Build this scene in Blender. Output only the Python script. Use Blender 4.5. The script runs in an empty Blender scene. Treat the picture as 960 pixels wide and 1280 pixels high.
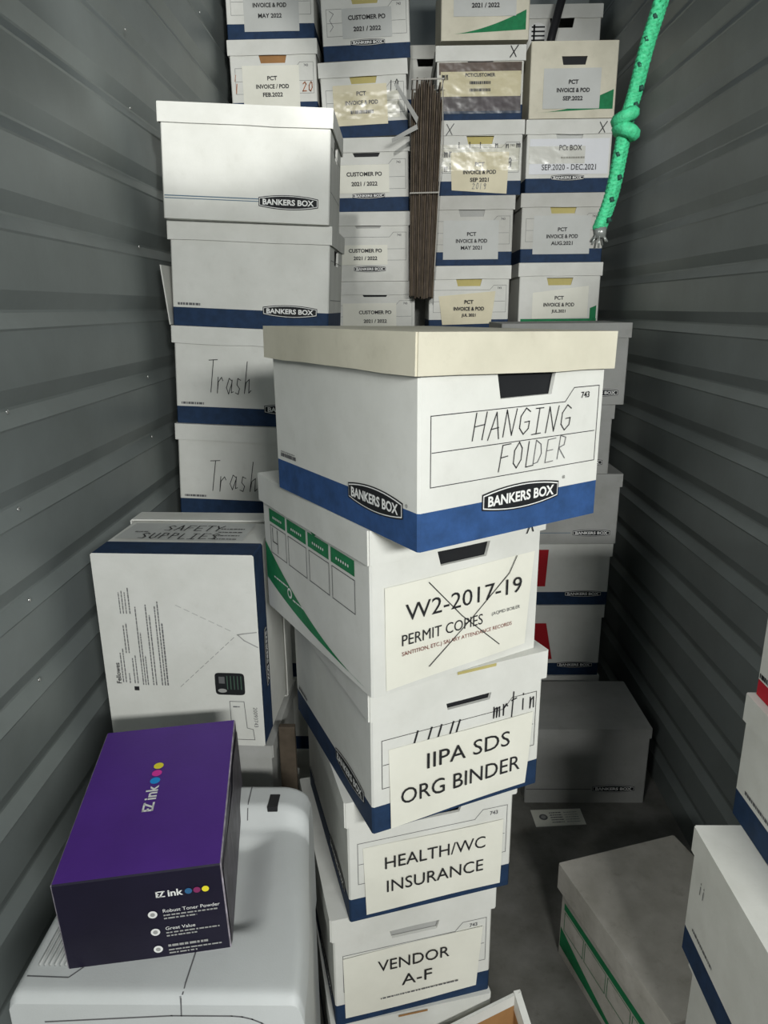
import bpy, bmesh, math, random
from mathutils import Vector, Matrix, Euler

random.seed(7)
sc = bpy.context.scene
COL = sc.collection

# ------------------------------------------------------------------ camera
F_PX, PITCH, ROLL, YAW, EYE = 885.0, 0.2815, -0.010, 0.0168, 1.611
cam_data = bpy.data.cameras.new('camera')
cam_data.sensor_fit = 'VERTICAL'
cam_data.sensor_height = 36.0
cam_data.lens = F_PX / 1280.0 * 36.0
cam_data.clip_start = 0.02
cam = bpy.data.objects.new('camera', cam_data)
COL.objects.link(cam)
_r = Vector((math.cos(YAW), math.sin(YAW), 0))
_f = Vector((-math.sin(YAW), math.cos(YAW), 0))
_z = Vector((0, 0, 1))
_fw = _f * math.cos(PITCH) - _z * math.sin(PITCH)
_up = _f * math.sin(PITCH) + _z * math.cos(PITCH)
_R = _r * math.cos(ROLL) + _up * math.sin(ROLL)
_U = -_r * math.sin(ROLL) + _up * math.cos(ROLL)
cam.matrix_world = Matrix(((_R.x, _U.x, -_fw.x, 0), (_R.y, _U.y, -_fw.y, 0), (_R.z, _U.z, -_fw.z, EYE), (0, 0, 0, 1)))
sc.camera = cam

# ------------------------------------------------------------------ world, lights, exposure
world = bpy.data.worlds.new('world')
sc.world = world
world.use_nodes = True
bg = world.node_tree.nodes['Background']
bg.inputs['Color'].default_value = (0.80, 0.90, 1.0, 1)
bg.inputs['Strength'].default_value = 0.10


def area(name, loc, target, sx, sy, power, color, spread=math.pi):
    l = bpy.data.lights.new(name, 'AREA')
    l.shape = 'RECTANGLE'
    l.size, l.size_y = sx, sy
    l.energy = power
    l.color = color
    l.spread = spread
    o = bpy.data.objects.new(name, l)
    COL.objects.link(o)
    o.location = loc
    d = Vector(target) - Vector(loc)
    o.rotation_euler = d.to_track_quat('-Z', 'Y').to_euler()
    return o


area('corridor_tube_light', (0.66, -1.30, 2.05), (0.0, 1.6, 1.4), 0.7, 0.16, 55, (0.985, 1.0, 0.975))
area('corridor_far_light', (-1.60, -1.90, 2.40), (0.3, 1.0, 1.1), 0.6, 0.3, 34, (0.985, 1.0, 0.975))


def spot(name, loc, target, watts, deg, blend):
    l = bpy.data.lights.new(name, 'SPOT')
    l.energy = watts
    l.color = (1.0, 1.0, 0.97)
    l.spot_size = math.radians(deg)
    l.spot_blend = blend
    l.shadow_soft_size = 0.05
    o = bpy.data.objects.new(name, l)
    COL.objects.link(o)
    o.location = loc
    o.rotation_euler = (Vector(target) - Vector(loc)).to_track_quat('-Z', 'Y').to_euler()


spot('added_left_stack_spot', (0.55, -0.9, 2.45), (-0.42, 1.90, 2.30), 230, 17, .35)  # added spot whose cone edge draws the light break on the top left box
spot('added_rear_fill_spot', (-0.15, -1.0, 2.55), (0.36, 2.95, 2.12), 190, 21, .6)  # added fill spot with no known fixture, brightens the rear columns
sc.view_settings.view_transform = 'Standard'
sc.view_settings.look = 'None'
sc.view_settings.exposure = 0.10
sc.view_settings.gamma = 1.0
sc.view_settings.use_curve_mapping = False

# ------------------------------------------------------------------ materials
MATS = {}


def srgb(r, g, b):
    def f(c):
        c /= 255.0
        return c / 12.92 if c <= 0.04045 else ((c + 0.055) / 1.055) ** 2.4
    return (f(r), f(g), f(b), 1.0)


def mat(name, col, rough=0.8, metal=0.0, var=0.06, scale=9.0, bump=0.08, bscale=240.0, spec=0.3, dirt=0.0):
    if name in MATS:
        return MATS[name]
    m = bpy.data.materials.new(name)
    m.use_nodes = True
    nt = m.node_tree
    N, Lk = nt.nodes, nt.links
    b = N['Principled BSDF']
    b.inputs['Roughness'].default_value = rough
    b.inputs['Metallic'].default_value = metal
    b.inputs['Specular IOR Level'].default_value = spec
    tc = N.new('ShaderNodeTexCoord')
    n1 = N.new('ShaderNodeTexNoise')
    n1.inputs['Scale'].default_value = scale
    n1.inputs['Detail'].default_value = 6
    n1.inputs['Roughness'].default_value = 0.62
    Lk.new(tc.outputs['Object'], n1.inputs['Vector'])
    r = N.new('ShaderNodeValToRGB')
    k0, k1 = 1 - var * 1.6, 1 + var
    r.color_ramp.elements[0].position = 0.3
    r.color_ramp.elements[1].position = 0.68
    r.color_ramp.elements[0].color = (min(col[0] * k0, 1), min(col[1] * k0, 1), min(col[2] * k0 * (1 - var * .3), 1), 1)
    r.color_ramp.elements[1].color = (min(col[0] * k1, 1), min(col[1] * k1, 1), min(col[2] * k1, 1), 1)
    Lk.new(n1.outputs['Fac'], r.inputs['Fac'])
    out = r.outputs['Color']
    if dirt > 0:
        n3 = N.new('ShaderNodeTexNoise')
        n3.inputs['Scale'].default_value = 26
        n3.inputs['Detail'].default_value = 8
        n3.inputs['Roughness'].default_value = 0.7
        Lk.new(tc.outputs['Object'], n3.inputs['Vector'])
        r3 = N.new('ShaderNodeValToRGB')
        r3.color_ramp.elements[0].position = 0.56
        r3.color_ramp.elements[0].color = (0, 0, 0, 1)
        r3.color_ramp.elements[1].position = 0.75
        r3.color_ramp.elements[1].color = (dirt, dirt, dirt, 1)
        Lk.new(n3.outputs['Fac'], r3.inputs['Fac'])
        mx = N.new('ShaderNodeMix')
        mx.data_type = 'RGBA'
        Lk.new(r3.outputs['Color'], mx.inputs[0])
        Lk.new(out, mx.inputs[6])
        mx.inputs[7].default_value = (col[0] * .42, col[1] * .38, col[2] * .32, 1)
        out = mx.outputs[2]
    Lk.new(out, b.inputs['Base Color'])
    if bump > 0:
        n2 = N.new('ShaderNodeTexNoise')
        n2.inputs['Scale'].default_value = bscale
        n2.inputs['Detail'].default_value = 3
        Lk.new(tc.outputs['Object'], n2.inputs['Vector'])
        bp = N.new('ShaderNodeBump')
        bp.inputs['Strength'].default_value = bump
        bp.inputs['Distance'].default_value = 0.002
        Lk.new(n2.outputs['Fac'], bp.inputs['Height'])
        Lk.new(bp.outputs['Normal'], b.inputs['Normal'])
    MATS[name] = m
    return m


def film(name):
    """thin clear packing tape: mostly transparent with a glossy crinkled surface"""
    if name in MATS:
        return MATS[name]
    m = bpy.data.materials.new(name)
    m.use_nodes = True
    nt = m.node_tree
    N, Lk = nt.nodes, nt.links
    N.remove(N['Principled BSDF'])
    t = N.new('ShaderNodeBsdfTransparent')
    t.inputs['Color'].default_value = (0.95, 0.94, 0.88, 1)
    g = N.new('ShaderNodeBsdfGlossy')
    g.inputs['Roughness'].default_value = 0.25
    mx = N.new('ShaderNodeMixShader')
    mx.inputs[0].default_value = 0.09
    tc = N.new('ShaderNodeTexCoord')
    n = N.new('ShaderNodeTexNoise')
    n.inputs['Scale'].default_value = 16
    n.inputs['Detail'].default_value = 2
    Lk.new(tc.outputs['Object'], n.inputs['Vector'])
    bp = N.new('ShaderNodeBump')
    bp.inputs['Strength'].default_value = 0.4
    bp.inputs['Distance'].default_value = 0.012
    Lk.new(n.outputs['Fac'], bp.inputs['Height'])
    Lk.new(bp.outputs['Normal'], g.inputs['Normal'])
    Lk.new(t.outputs[0], mx.inputs[1])
    Lk.new(g.outputs[0], mx.inputs[2])
    Lk.new(mx.outputs[0], N['Material Output'].inputs['Surface'])
    MATS[name] = m
    return m


WHITE = mat('white_cardboard', (0.70, 0.70, 0.66, 1), var=.05, dirt=.10)
AGED = mat('aged_cardboard', (0.66, 0.625, 0.51, 1), var=.07, dirt=.18)
CREAM = mat('cream_cardboard', (0.64, 0.605, 0.49, 1), var=.06, dirt=.2)
GREYED = mat('grey_and_shaded_cardboard', (0.40, 0.40, 0.385, 1), var=.08, dirt=.2)  # grey board; on the right wall stack it stands in for shade
DUSTY = mat('dusty_cardboard', (0.55, 0.52, 0.47, 1), var=.14, dirt=.45)
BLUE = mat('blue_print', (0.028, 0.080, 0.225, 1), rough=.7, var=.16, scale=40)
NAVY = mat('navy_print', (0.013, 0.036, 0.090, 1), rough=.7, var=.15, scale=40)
GREEN = mat('green_print', (0.012, 0.20, 0.075, 1), rough=.7, var=.15, scale=40)
BLACK = mat('black_print_and_hole_shade', (0.012, 0.013, 0.015, 1), rough=.65, var=.05)  # print, and painted shade behind some hand holes
INK = mat('black_ink', (0.022, 0.022, 0.024, 1), rough=.6, var=.05)
FAINT = mat('grey_ink', (0.13, 0.13, 0.135, 1), rough=.7, var=.05)
PALE = mat('pale_grey_ink', (0.34, 0.34, 0.33, 1), rough=.7, var=.05)
LINEBLUE = mat('grey_blue_line', (0.12, 0.19, 0.25, 1), rough=.7, var=.05)
RUST = mat('rust_ink', (0.40, 0.13, 0.05, 1), rough=.7, var=.05)
MAROON = mat('maroon_ink', (0.22, 0.05, 0.035, 1), rough=.7, var=.05)
WINK = mat('white_print', (0.80, 0.80, 0.78, 1), rough=.6, var=.02)
PAPER = mat('white_paper', (0.80, 0.79, 0.70, 1), rough=.62, var=.035, bump=.05, bscale=30)
YPAPER = mat('yellowed_paper', (0.74, 0.68, 0.50, 1), rough=.62, var=.05, bump=.05, bscale=30)
GPAPER = mat('grey_paper', (0.55, 0.56, 0.54, 1), rough=.62, var=.035, bump=.05, bscale=30)
KRAFT = mat('kraft_board', (0.36, 0.19, 0.075, 1), var=.12, scale=14)
BROWNB = mat('dark_brown_board', (0.080, 0.062, 0.045, 1), var=.25, scale=18)
FOLDER = mat('manila_folder', (0.50, 0.43, 0.17, 1), var=.08)
REDTAPE = mat('red_tape', (0.40, 0.012, 0.020, 1), rough=.45, var=.08)
PURPLE = mat('purple_print', (0.085, 0.026, 0.25, 1), rough=.48, var=.10, scale=5)
DKPURP = mat('dark_purple_print', (0.011, 0.009, 0.024, 1), rough=.42, var=.15, scale=6)
WORN = mat('worn_edge', (0.34, 0.31, 0.36, 1), var=.3, scale=60)
CYAN = mat('cyan_dot', (0.01, 0.30, 0.75, 1), rough=.5, var=.02)
MAGENTA = mat('magenta_dot', (0.72, 0.04, 0.36, 1), rough=.5, var=.02)
YELLOW = mat('yellow_dot', (0.85, 0.74, 0.04, 1), rough=.5, var=.02)
PLASTIC = mat('pale_grey_plastic', (0.58, 0.60, 0.595, 1), rough=.5, var=.03, bump=.10, bscale=420)
PLASTIC2 = mat('grey_plastic', (0.42, 0.43, 0.42, 1), rough=.5, var=.03, bump=.10, bscale=420)
DARKP = mat('black_plastic', (0.02, 0.02, 0.022, 1), rough=.4, var=.05)
STEEL = mat('painted_grey_steel', (0.235, 0.262, 0.258, 1), rough=.46, metal=.30, var=.08, scale=4, bump=.07, bscale=90, spec=.5)
SCREW = mat('zinc_screw', (0.75, 0.75, 0.73, 1), rough=.25, metal=.9, var=.03)
CONCRETE = mat('worn_concrete', (0.19, 0.185, 0.17, 1), rough=.75, var=.22, scale=7, bump=.15, bscale=160, dirt=.5)
ROPE = mat('green_rope', (0.045, 0.40, 0.19, 1), rough=.6, var=.22, scale=160, bump=.5, bscale=420)
ROPED = mat('dark_rope_fleck', (0.01, 0.05, 0.035, 1), rough=.7, var=.1)
STRING = mat('grey_string', (0.45, 0.43, 0.39, 1), rough=.7, var=.05)
TAPE = film('clear_tape')


# ------------------------------------------------------------------ mesh helper
class PM:
    """collects polygons with materials and links them as ONE mesh object"""

    def __init__(s):
        s.v, s.f, s.m, s.mats = [], [], [], []

    def mi(s, m):
        if m not in s.mats:
            s.mats.append(m)
        return s.mats.index(m)

    def face(s, pts, m):
        i = len(s.v)
        s.v += [tuple(p) for p in pts]
        s.f.append(tuple(range(i, i + len(pts))))
        s.m.append(s.mi(m))

    def poly(s, verts, faces, m):
        i = len(s.v)
        s.v += [tuple(p) for p in verts]
        k = s.mi(m)
        for f in faces:
            s.f.append(tuple(i + a for a in f))
            s.m.append(k)

    def box(s, lo, hi, m, bevel=0.0, seg=2):
        bm = bmesh.new()
        bmesh.ops.create_cube(bm, size=1)
        for v in bm.verts:
            v.co = Vector([lo[a] + (v.co[a] + .5) * (hi[a] - lo[a]) for a in range(3)])
        if bevel:
            bmesh.ops.bevel(bm, geom=bm.edges[:], offset=bevel, segments=seg, affect='EDGES', profile=.5)
        s.bm(bm, m)

    def bm(s, bm, m):
        bm.verts.ensure_lookup_table()
        bm.verts.index_update()
        s.poly([v.co.copy() for v in bm.verts], [[v.index for v in f.verts] for f in bm.faces], m)
        bm.free()

    def tube(s, pts, r, m, n=8, cap=True):
        pts = [Vector(p) for p in pts]
        rr = r if isinstance(r, (list, tuple)) else [r] * len(pts)
        vs, fs = [], []
        nrm = None
        for i, p in enumerate(pts):
            t = (pts[min(i + 1, len(pts) - 1)] - pts[max(i - 1, 0)]).normalized()
            if nrm is None:
                nrm = t.orthogonal().normalized()
            nrm = (nrm - t * nrm.dot(t)).normalized()
            b = t.cross(nrm)
            for k in range(n):
                a = 2 * math.pi * k / n
                vs.append(p + (nrm * math.cos(a) + b * math.sin(a)) * rr[i])
        for i in range(len(pts) - 1):
            for k in range(n):
                fs.append((i * n + k, i * n + (k + 1) % n, (i + 1) * n + (k + 1) % n, (i + 1) * n + k))
        if cap:
            fs.append(tuple(range(n))[::-1])
            fs.append(tuple((len(pts) - 1) * n + k for k in range(n)))
        s.poly(vs, fs, m)

    def build(s, name, parent=None, smooth=False, merge=False):
        me = bpy.data.meshes.new(name)
        me.from_pydata(s.v, [], s.f)
        for m in s.mats:
            me.materials.append(m)
        me.polygons.foreach_set('material_index', s.m)
        if merge:
            bm = bmesh.new()
            bm.from_mesh(me)
            bmesh.ops.remove_doubles(bm, verts=bm.verts, dist=1e-5)
            bmesh.ops.recalc_face_normals(bm, faces=bm.faces)
            bm.to_mesh(me)
            bm.free()
        if smooth:
            for p in me.polygons:
                p.use_smooth = True
        me.update()
        o = bpy.data.objects.new(name, me)
        COL.objects.link(o)
        if parent:
            o.parent = parent
        return o


def tag(o, label, cat, group=None):
    o['label'] = label
    o['category'] = cat
    if group:
        o['group'] = group
    return o


def thing(name, label, cat, loc=(0, 0, 0), rot=(0, 0, 0), group=None):
    o = bpy.data.objects.new(name, None)
    o.empty_display_size = .05
    COL.objects.link(o)
    o.location = loc
    o.rotation_euler = rot
    return tag(o, label, cat, group)


# text meshes (built-in font), normalised to width 1 and height 1
TXT = {}


def text_mesh(s, bold=0.0):
    k = (s, bold)
    if k in TXT:
        return TXT[k]
    cu = bpy.data.curves.new('writing', 'FONT')
    cu.body = s
    cu.resolution_u = 3
    cu.offset = bold
    cu.fill_mode = 'FRONT'
    o = bpy.data.objects.new('writing', cu)
    COL.objects.link(o)
    dg = bpy.context.evaluated_depsgraph_get()
    me = bpy.data.meshes.new_from_object(o.evaluated_get(dg))
    vs = [v.co.copy() for v in me.vertices]
    fs = [tuple(p.vertices) for p in me.polygons]
    bpy.data.objects.remove(o)
    bpy.data.curves.remove(cu)
    bpy.data.meshes.remove(me)
    x0, x1 = min(v.x for v in vs), max(v.x for v in vs)
    y0, y1 = min(v.y for v in vs), max(v.y for v in vs)
    TXT[k] = ([((v.x - x0) / (x1 - x0), (v.y - y0) / (y1 - y0)) for v in vs], fs, (x1 - x0) / (y1 - y0))
    return TXT[k]


# pen strokes, unit cell
PEN = {
    'H': [[(0, 0), (.1, 1)], [(.05, .5), (.75, .55)], [(.7, 0), (.85, 1)]],
    'A': [[(0, 0), (.45, 1), (.8, 0)], [(.15, .38), (.7, .42)]],
    'N': [[(0, 0), (.1, 1), (.65, .02), (.85, 1)]],
    'G': [[(.8, .85), (.45, 1), (.1, .7), (.1, .25), (.45, 0), (.8, .2), (.82, .48), (.45, .46)]],
    'I': [[(.1, 1), (.7, 1)], [(.4, 1), (.35, 0)], [(0, 0), (.7, .02)]],
    'F': [[(.05, 0), (.15, 1), (.8, 1.02)], [(.1, .52), (.65, .56)]],
    'O': [[(.4, 1), (.08, .7), (.1, .2), (.4, 0), (.72, .3), (.7, .75), (.4, 1)]],
    'L': [[(.1, 1), (.08, 0), (.7, .03)]],
    'D': [[(.1, 0), (.12, 1), (.6, .8), (.75, .4), (.5, .05), (.1, 0)]],
    'E': [[(.8, 1), (.1, .97), (.08, 0), (.8, .03)], [(.1, .5), (.65, .52)]],
    'R': [[(.1, 0), (.14, 1), (.65, .9), (.6, .58), (.12, .48), (.8, 0)]],
    'T': [[(0, 1), (.85, 1.03)], [(.45, 1), (.4, 0)]],
    't': [[(.2, 1), (.05, -.15)], [(0, .62), (.55, .68)]],
    'r': [[(.1, .5), (.12, 0), (.15, .35), (.45, .5), (.6, .4)]],
    'a': [[(.6, .42), (.3, .5), (.08, .2), (.35, 0), (.6, .35), (.62, .45), (.62, .05), (.8, .08)]],
    's': [[(.55, .45), (.25, .5), (.2, .3), (.5, .18), (.4, 0), (.1, .04)]],
    'h': [[(.15, 1), (.1, 0), (.2, .35), (.5, .45), (.55, .02), (.75, .1)]],
    'n': [[(.1, .5), (.1, 0), (.2, .38), (.5, .48), (.55, 0)]],
    'i': [[(.3, .5), (.3, 0)], [(.3, .75), (.33, .7)]],
    'm': [[(.05, .5), (.05, 0), (.15, .4), (.4, .45), (.4, 0), (.5, .4), (.75, .45), (.75, 0)]],
    'S': [[(.75, .85), (.4, 1), (.1, .75), (.65, .35), (.55, .05), (.05, .08)]],
    'U': [[(.08, 1), (.1, .2), (.4, 0), (.7, .2), (.72, 1)]],
    'P': [[(.1, 0), (.1, 1), (.6, .95), (.65, .6), (.1, .48)]],
    'Y': [[(0, 1), (.4, .5), (.8, 1)], [(.4, .5), (.36, 0)]],
    'X': [[(0, 1), (.75, 0)], [(.85, 1.05), (.05, -.05)]],
    '1': [[(.3, 1), (.25, 0)]],
    '2': [[(.1, .8), (.4, 1), (.65, .75), (.1, 0), (.75, .02)]],
    '0': [[(.4, 1), (.1, .6), (.15, .15), (.45, 0), (.7, .4), (.6, .9), (.4, 1)]],
    '9': [[(.6, .7), (.3, .5), (.1, .75), (.35, 1), (.6, .8), (.55, .1), (.3, 0)]],
    '4': [[(.1, 1), (.1, .4), (.6, .4)], [(.6, 1), (.6, 0)]],
    ' ': [],
}


class Face:
    """2-D drawing surface on a face of a thing: u to the right as seen from outside, v up, n outward"""

    def __init__(s, pm, o, u, v, off=.0006):
        s.pm, s.o, s.u, s.v = pm, Vector(o), Vector(u).normalized(), Vector(v).normalized()
        s.n = s.u.cross(s.v)
        s.off = off

    def p(s, a, b, lift=0):
        return s.o + s.u * a + s.v * b + s.n * (s.off + lift * .00035)

    def rect(s, u0, v0, u1, v1, m, lift=0):
        s.pm.face([s.p(u0, v0, lift), s.p(u1, v0, lift), s.p(u1, v1, lift), s.p(u0, v1, lift)], m)

    def poly(s, pts, m, lift=0):
        s.pm.face([s.p(a, b, lift) for a, b in pts], m)

    def line(s, pts, w, m, lift=0, close=False):
        if close:
            pts = list(pts) + [pts[0]]
        for (a, b), (c, d) in zip(pts[:-1], pts[1:]):
            L = math.hypot(c - a, d - b) or 1e-9
            ex, ey = (c - a) / L * w / 2, (d - b) / L * w / 2
            s.poly([(a - ex + ey, b - ey - ex), (c + ex + ey, d + ey - ex), (c + ex - ey, d + ey + ex), (a - ex - ey, b - ey + ex)], m, lift)

    def disc(s, u, v, r, m, lift=0, n=20, ry=None):
        ry = ry or r
        s.poly([(u + r * math.cos(2 * math.pi * k / n), v + ry * math.sin(2 * math.pi * k / n)) for k in range(n)], m, lift)

    def text(s, t, u, v, h, m, w=None, bold=0.0, lift=1, ang=0.0, align='c'):
        vs, fs, asp = text_mesh(t, bold)
        w = w if w else h * asp
        ca, sa = math.cos(ang), math.sin(ang)
        sh = {'c': .5, 'l': 0, 'r': 1}[align]
        out = []
        for a, b in vs:
            x, y = (a - sh) * w, (b - .5) * h
            out.append(s.p(u + x * ca - y * sa, v + x * sa + y * ca, lift))
        s.pm.poly(out, fs, m)

    def pen(s, t, u, v, cw, ch, m, w=.0016, slant=.12, gap=1.12, ang=0.0, jit=.05):
        x = 0
        ca, sa = math.cos(ang), math.sin(ang)
        for c in t:
            jy = random.uniform(-jit, jit)
            for st in PEN.get(c, []):
                pts = []
                for a, b in st:
                    X = x + (a + slant * b) * cw
                    Y = (b + jy) * ch
                    pts.append((u + X * ca - Y * sa, v + X * sa + Y * ca))
                s.line(pts, w, m, 2)
            x += cw * gap

    def dashes(s, u0, u1, v, h, m, lift=1):
        """a row of print too small to read"""
        u = u0
        while u < u1:
            w = random.uniform(.002, .009)
            s.rect(u, v, min(u + w, u1), v + h, m, lift)
            u += w + random.uniform(.0008, .002)


LOGO_W, LOGO_H = .138, .036


def logo(f, u, v, w=LOGO_W, h=LOGO_H, lift=1):
    """black barrel-shaped badge with a white outline and the maker's wording"""
    def barrel(k):
        a, b = w / 2 - k, h / 2 - k
        e = h * .20
        top = [(u - a + 2 * a * i / 10, v + b - e * ((i - 5) / 5) ** 2) for i in range(11)]
        bot = [(u + a - 2 * a * i / 10, v - b + e * ((i - 5) / 5) ** 2) for i in range(11)]
        return bot + top
    f.poly(barrel(0)[::-1][::-1], BLACK, lift)
    f.poly(barrel(.0018), WINK, lift + 1)
    f.poly(barrel(.0032), BLACK, lift + 2)
    f.text('BANKERS BOX', u, v, h * .40, WINK, w=w * .86, bold=.032, lift=lift + 3)


# ------------------------------------------------------------------ storage box builder
class Box:
    def __init__(s, label, dims, loc, yaw=0.0, tilt=0.0, rx=0.0, ends='y', stripe=.05, smat=None, body=None, lidm=None,
                 lid=True, lh=.052, lt=.006, hole=(.172, .212), hole_u=.0, hole_w=.052, group=None, flap=None, lid_rot=(0, 0), cat='box', seed=None):
        s.w, s.d, s.h = dims
        s.root = thing('storage_box', label, cat, loc, (rx, tilt, yaw), group)
        s.body_m = body or WHITE
        s.lid_m = lidm or s.body_m
        s.smat = smat or NAVY
        s.pm = PM()
        s.lh, s.lt, s.lid = lh, lt, lid
        s.lid_rot = lid_rot
        s.rng = random.Random(seed if seed is not None else label)
        hb = s.h - (.006 if lid else 0)
        s.hb = hb
        c = .003
        w2, d2 = s.w / 2, s.d / 2
        vb = [0.0]
        if stripe:
            vb.append(stripe)
        sides = [('front', Vector((1, 0, 0)), Vector((0, -d2, 0)), w2), ('right', Vector((0, 1, 0)), Vector((w2, 0, 0)), d2),
                 ('back', Vector((-1, 0, 0)), Vector((0, d2, 0)), w2), ('left', Vector((0, -1, 0)), Vector((-w2, 0, 0)), d2)]
        zz = Vector((0, 0, 1))
        rims = []
        for i, (nm, u, o, a) in enumerate(sides):
            holed = hole and ((ends == 'y' and nm in ('front', 'back')) or (ends == 'x' and nm in ('left', 'right')))
            vs = vb + ([hole[0], hole[1]] if holed else []) + [hb]
            hu = hole_u if nm == 'front' else 0
            us = [-a + c] + ([hu - hole_w, hu + hole_w] if holed else []) + [a - c]
            for j in range(len(vs) - 1):
                m = s.smat if stripe and j == 0 else s.body_m
                for k in range(len(us) - 1):
                    if holed and k == 1 and vs[j] == hole[0]:
                        continue
                    P = []
                    for (kk, jj) in ((k, j), (k + 1, j), (k + 1, j + 1), (k, j + 1)):
                        uu = us[kk]
                        if holed and vs[jj] == hole[0] and kk in (1, 2):
                            uu = hu + (uu - hu) * .86
                        P.append(o + u * uu + zz * vs[jj])
                    s.pm.face(P, m)
            if holed:
                n = u.cross(zz)
                hp = [o + u * (hu - hole_w * .86) + zz * hole[0], o + u * (hu + hole_w * .86) + zz * hole[0], o + u * (hu + hole_w) + zz * hole[1], o + u * (hu - hole_w) + zz * hole[1]]
                for q in range(4):      # thickness of the board round the hand hole
                    A, B = hp[q], hp[(q + 1) % 4]
                    s.pm.face([A, B, B - n * .006, A - n * .006], s.body_m)
                if flap:  # sheet behind the hand hole; black ones paint in the shade inside
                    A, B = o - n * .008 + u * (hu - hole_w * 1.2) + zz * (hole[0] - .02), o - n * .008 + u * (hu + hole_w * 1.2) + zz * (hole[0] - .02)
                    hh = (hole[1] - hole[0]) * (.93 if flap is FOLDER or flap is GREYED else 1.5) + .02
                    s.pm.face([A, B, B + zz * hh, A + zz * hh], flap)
            # chamfered upright corner
            u2, o2, a2 = sides[(i + 1) % 4][1:]
            for j in range(len(vb)):
                lo, hi = vb[j], (vb + [hb])[j + 1]
                m = s.smat if stripe and j == 0 else s.body_m
                A, B = o + u * (a - c), o2 - u2 * (a2 - c)
                s.pm.face([A + zz * lo, B + zz * lo, B + zz * hi, A + zz * hi], m)
        s.pm.face([(-w2 + c, -d2, 0), (-w2, -d2 + c, 0), (-w2, d2 - c, 0), (-w2 + c, d2, 0), (w2 - c, d2, 0), (w2, d2 - c, 0), (w2, -d2 + c, 0), (w2 - c, -d2, 0)], s.body_m)
        if not lid:
            s.pm.face([(-w2 + c, -d2, hb), (w2 - c, -d2, hb), (w2, -d2 + c, hb), (w2, d2 - c, hb), (w2 - c, d2, hb), (-w2 + c, d2, hb), (-w2, d2 - c, hb), (-w2, -d2 + c, hb)], s.body_m)
        s.pml = PM()
        s.labels = []

    def _face(s, pm, nm, e=0.0, off=.0006):
        w2, d2 = s.w / 2 + e, s.d / 2 + e
        return {'front': lambda: Face(pm, (0, -d2, 0), (1, 0, 0), (0, 0, 1), off), 'right': lambda: Face(pm, (w2, 0, 0), (0, 1, 0), (0, 0, 1), off),
                'back': lambda: Face(pm, (0, d2, 0), (-1, 0, 0), (0, 0, 1), off), 'left': lambda: Face(pm, (-w2, 0, 0), (0, -1, 0), (0, 0, 1), off),
                'bottom': lambda: Face(pm, (0, 0, 0), (1, 0, 0), (0, -1, 0), off), 'top': lambda: Face(pm, (0, 0, s.h), (1, 0, 0), (0, 1, 0), off)}[nm]()

    def face(s, nm='front'):
        return s._face(s.pm, nm)

    def lidface(s, nm='front'):
        return s._face(s.pml, nm, s.lt + .0012, .0012)

    def paper(s, u0, v0, u1, v1, m=None, nm='front', pts=None, name='paper_label', wave=.0012):
        """a sheet of paper stuck on a face: returns the drawing surface of that sheet"""
        pm = PM()
        f = s._face(pm, nm, 0, .0035 + max(0, wave - .0012) * 2)
        m = m or PAPER
        P = pts or [(u0, v0), (u1, v0), (u1, v1), (u0, v1)]
        n = 8
        g = [[None] * (n + 1) for _ in range(n + 1)]
        ph = s.rng.uniform(0, 6)
        for i in range(n + 1):
            for j in range(n + 1):
                a, b = i / n, j / n
                x = (P[0][0] * (1 - a) + P[1][0] * a) * (1 - b) + (P[3][0] * (1 - a) + P[2][0] * a) * b
                y = (P[0][1] * (1 - a) + P[1][1] * a) * (1 - b) + (P[3][1] * (1 - a) + P[2][1] * a) * b
                q = f.p(x, y) + f.n * (wave * math.sin(ph + 5 * a + 3 * b) - wave * .9)
                g[i][j] = q
        vs = [g[i][j] for i in range(n + 1) for j in range(n + 1)]
        fs = [(i * (n + 1) + j, (i + 1) * (n + 1) + j, (i + 1) * (n + 1) + j + 1, i * (n + 1) + j + 1) for i in range(n) for j in range(n)]
        pm.poly(vs, fs, m)
        f.off = .0042 + max(0, wave - .0012) * 3
        s.labels.append((name, pm))
        return f

    def tape(s, u0, v0, u1, v1, nm='front'):
        pm = PM()
        f = s._face(pm, nm, 0, .0075)
        f.rect(u0, v0, u1, v1, TAPE)
        s.labels.append(('clear_tape', pm))

    def patch(s, u0, v0, u1, v1, m, name, nm='front', skew=0.0):
        pm = PM()
        f = s._face(pm, nm, .007, .0008)
        f.poly([(u0, v0), (u1, v0), (u1 + skew, v1), (u0 + skew, v1)], m)
        s.labels.append((name, pm))

    def frame(s, nm='front', num=True, m=None, w=None, lw=.0011):
        """printed index panel: outline with a tab, a rule and a number"""
        f = s.face(nm)
        m = m or FAINT
        a = (w or s.w) / 2
        k = s.h / .2635
        x0, x1, y0, ym, y1, y2 = -a * .89, a * .93, .081 * k, .124 * k, .169 * k, .187 * k
        f.line([(x0, y0), (x1, y0), (x1, y2), (a * .62, y2), (a * .52, y1), (x0, y1)], lw, m, 0, True)
        f.line([(x0 + .002, ym), (x1 - .004, ym)], lw, m)
        if num:
            f.text('743', a * .76, y1 + .007, .0085, m, bold=.02)
        return f

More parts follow.
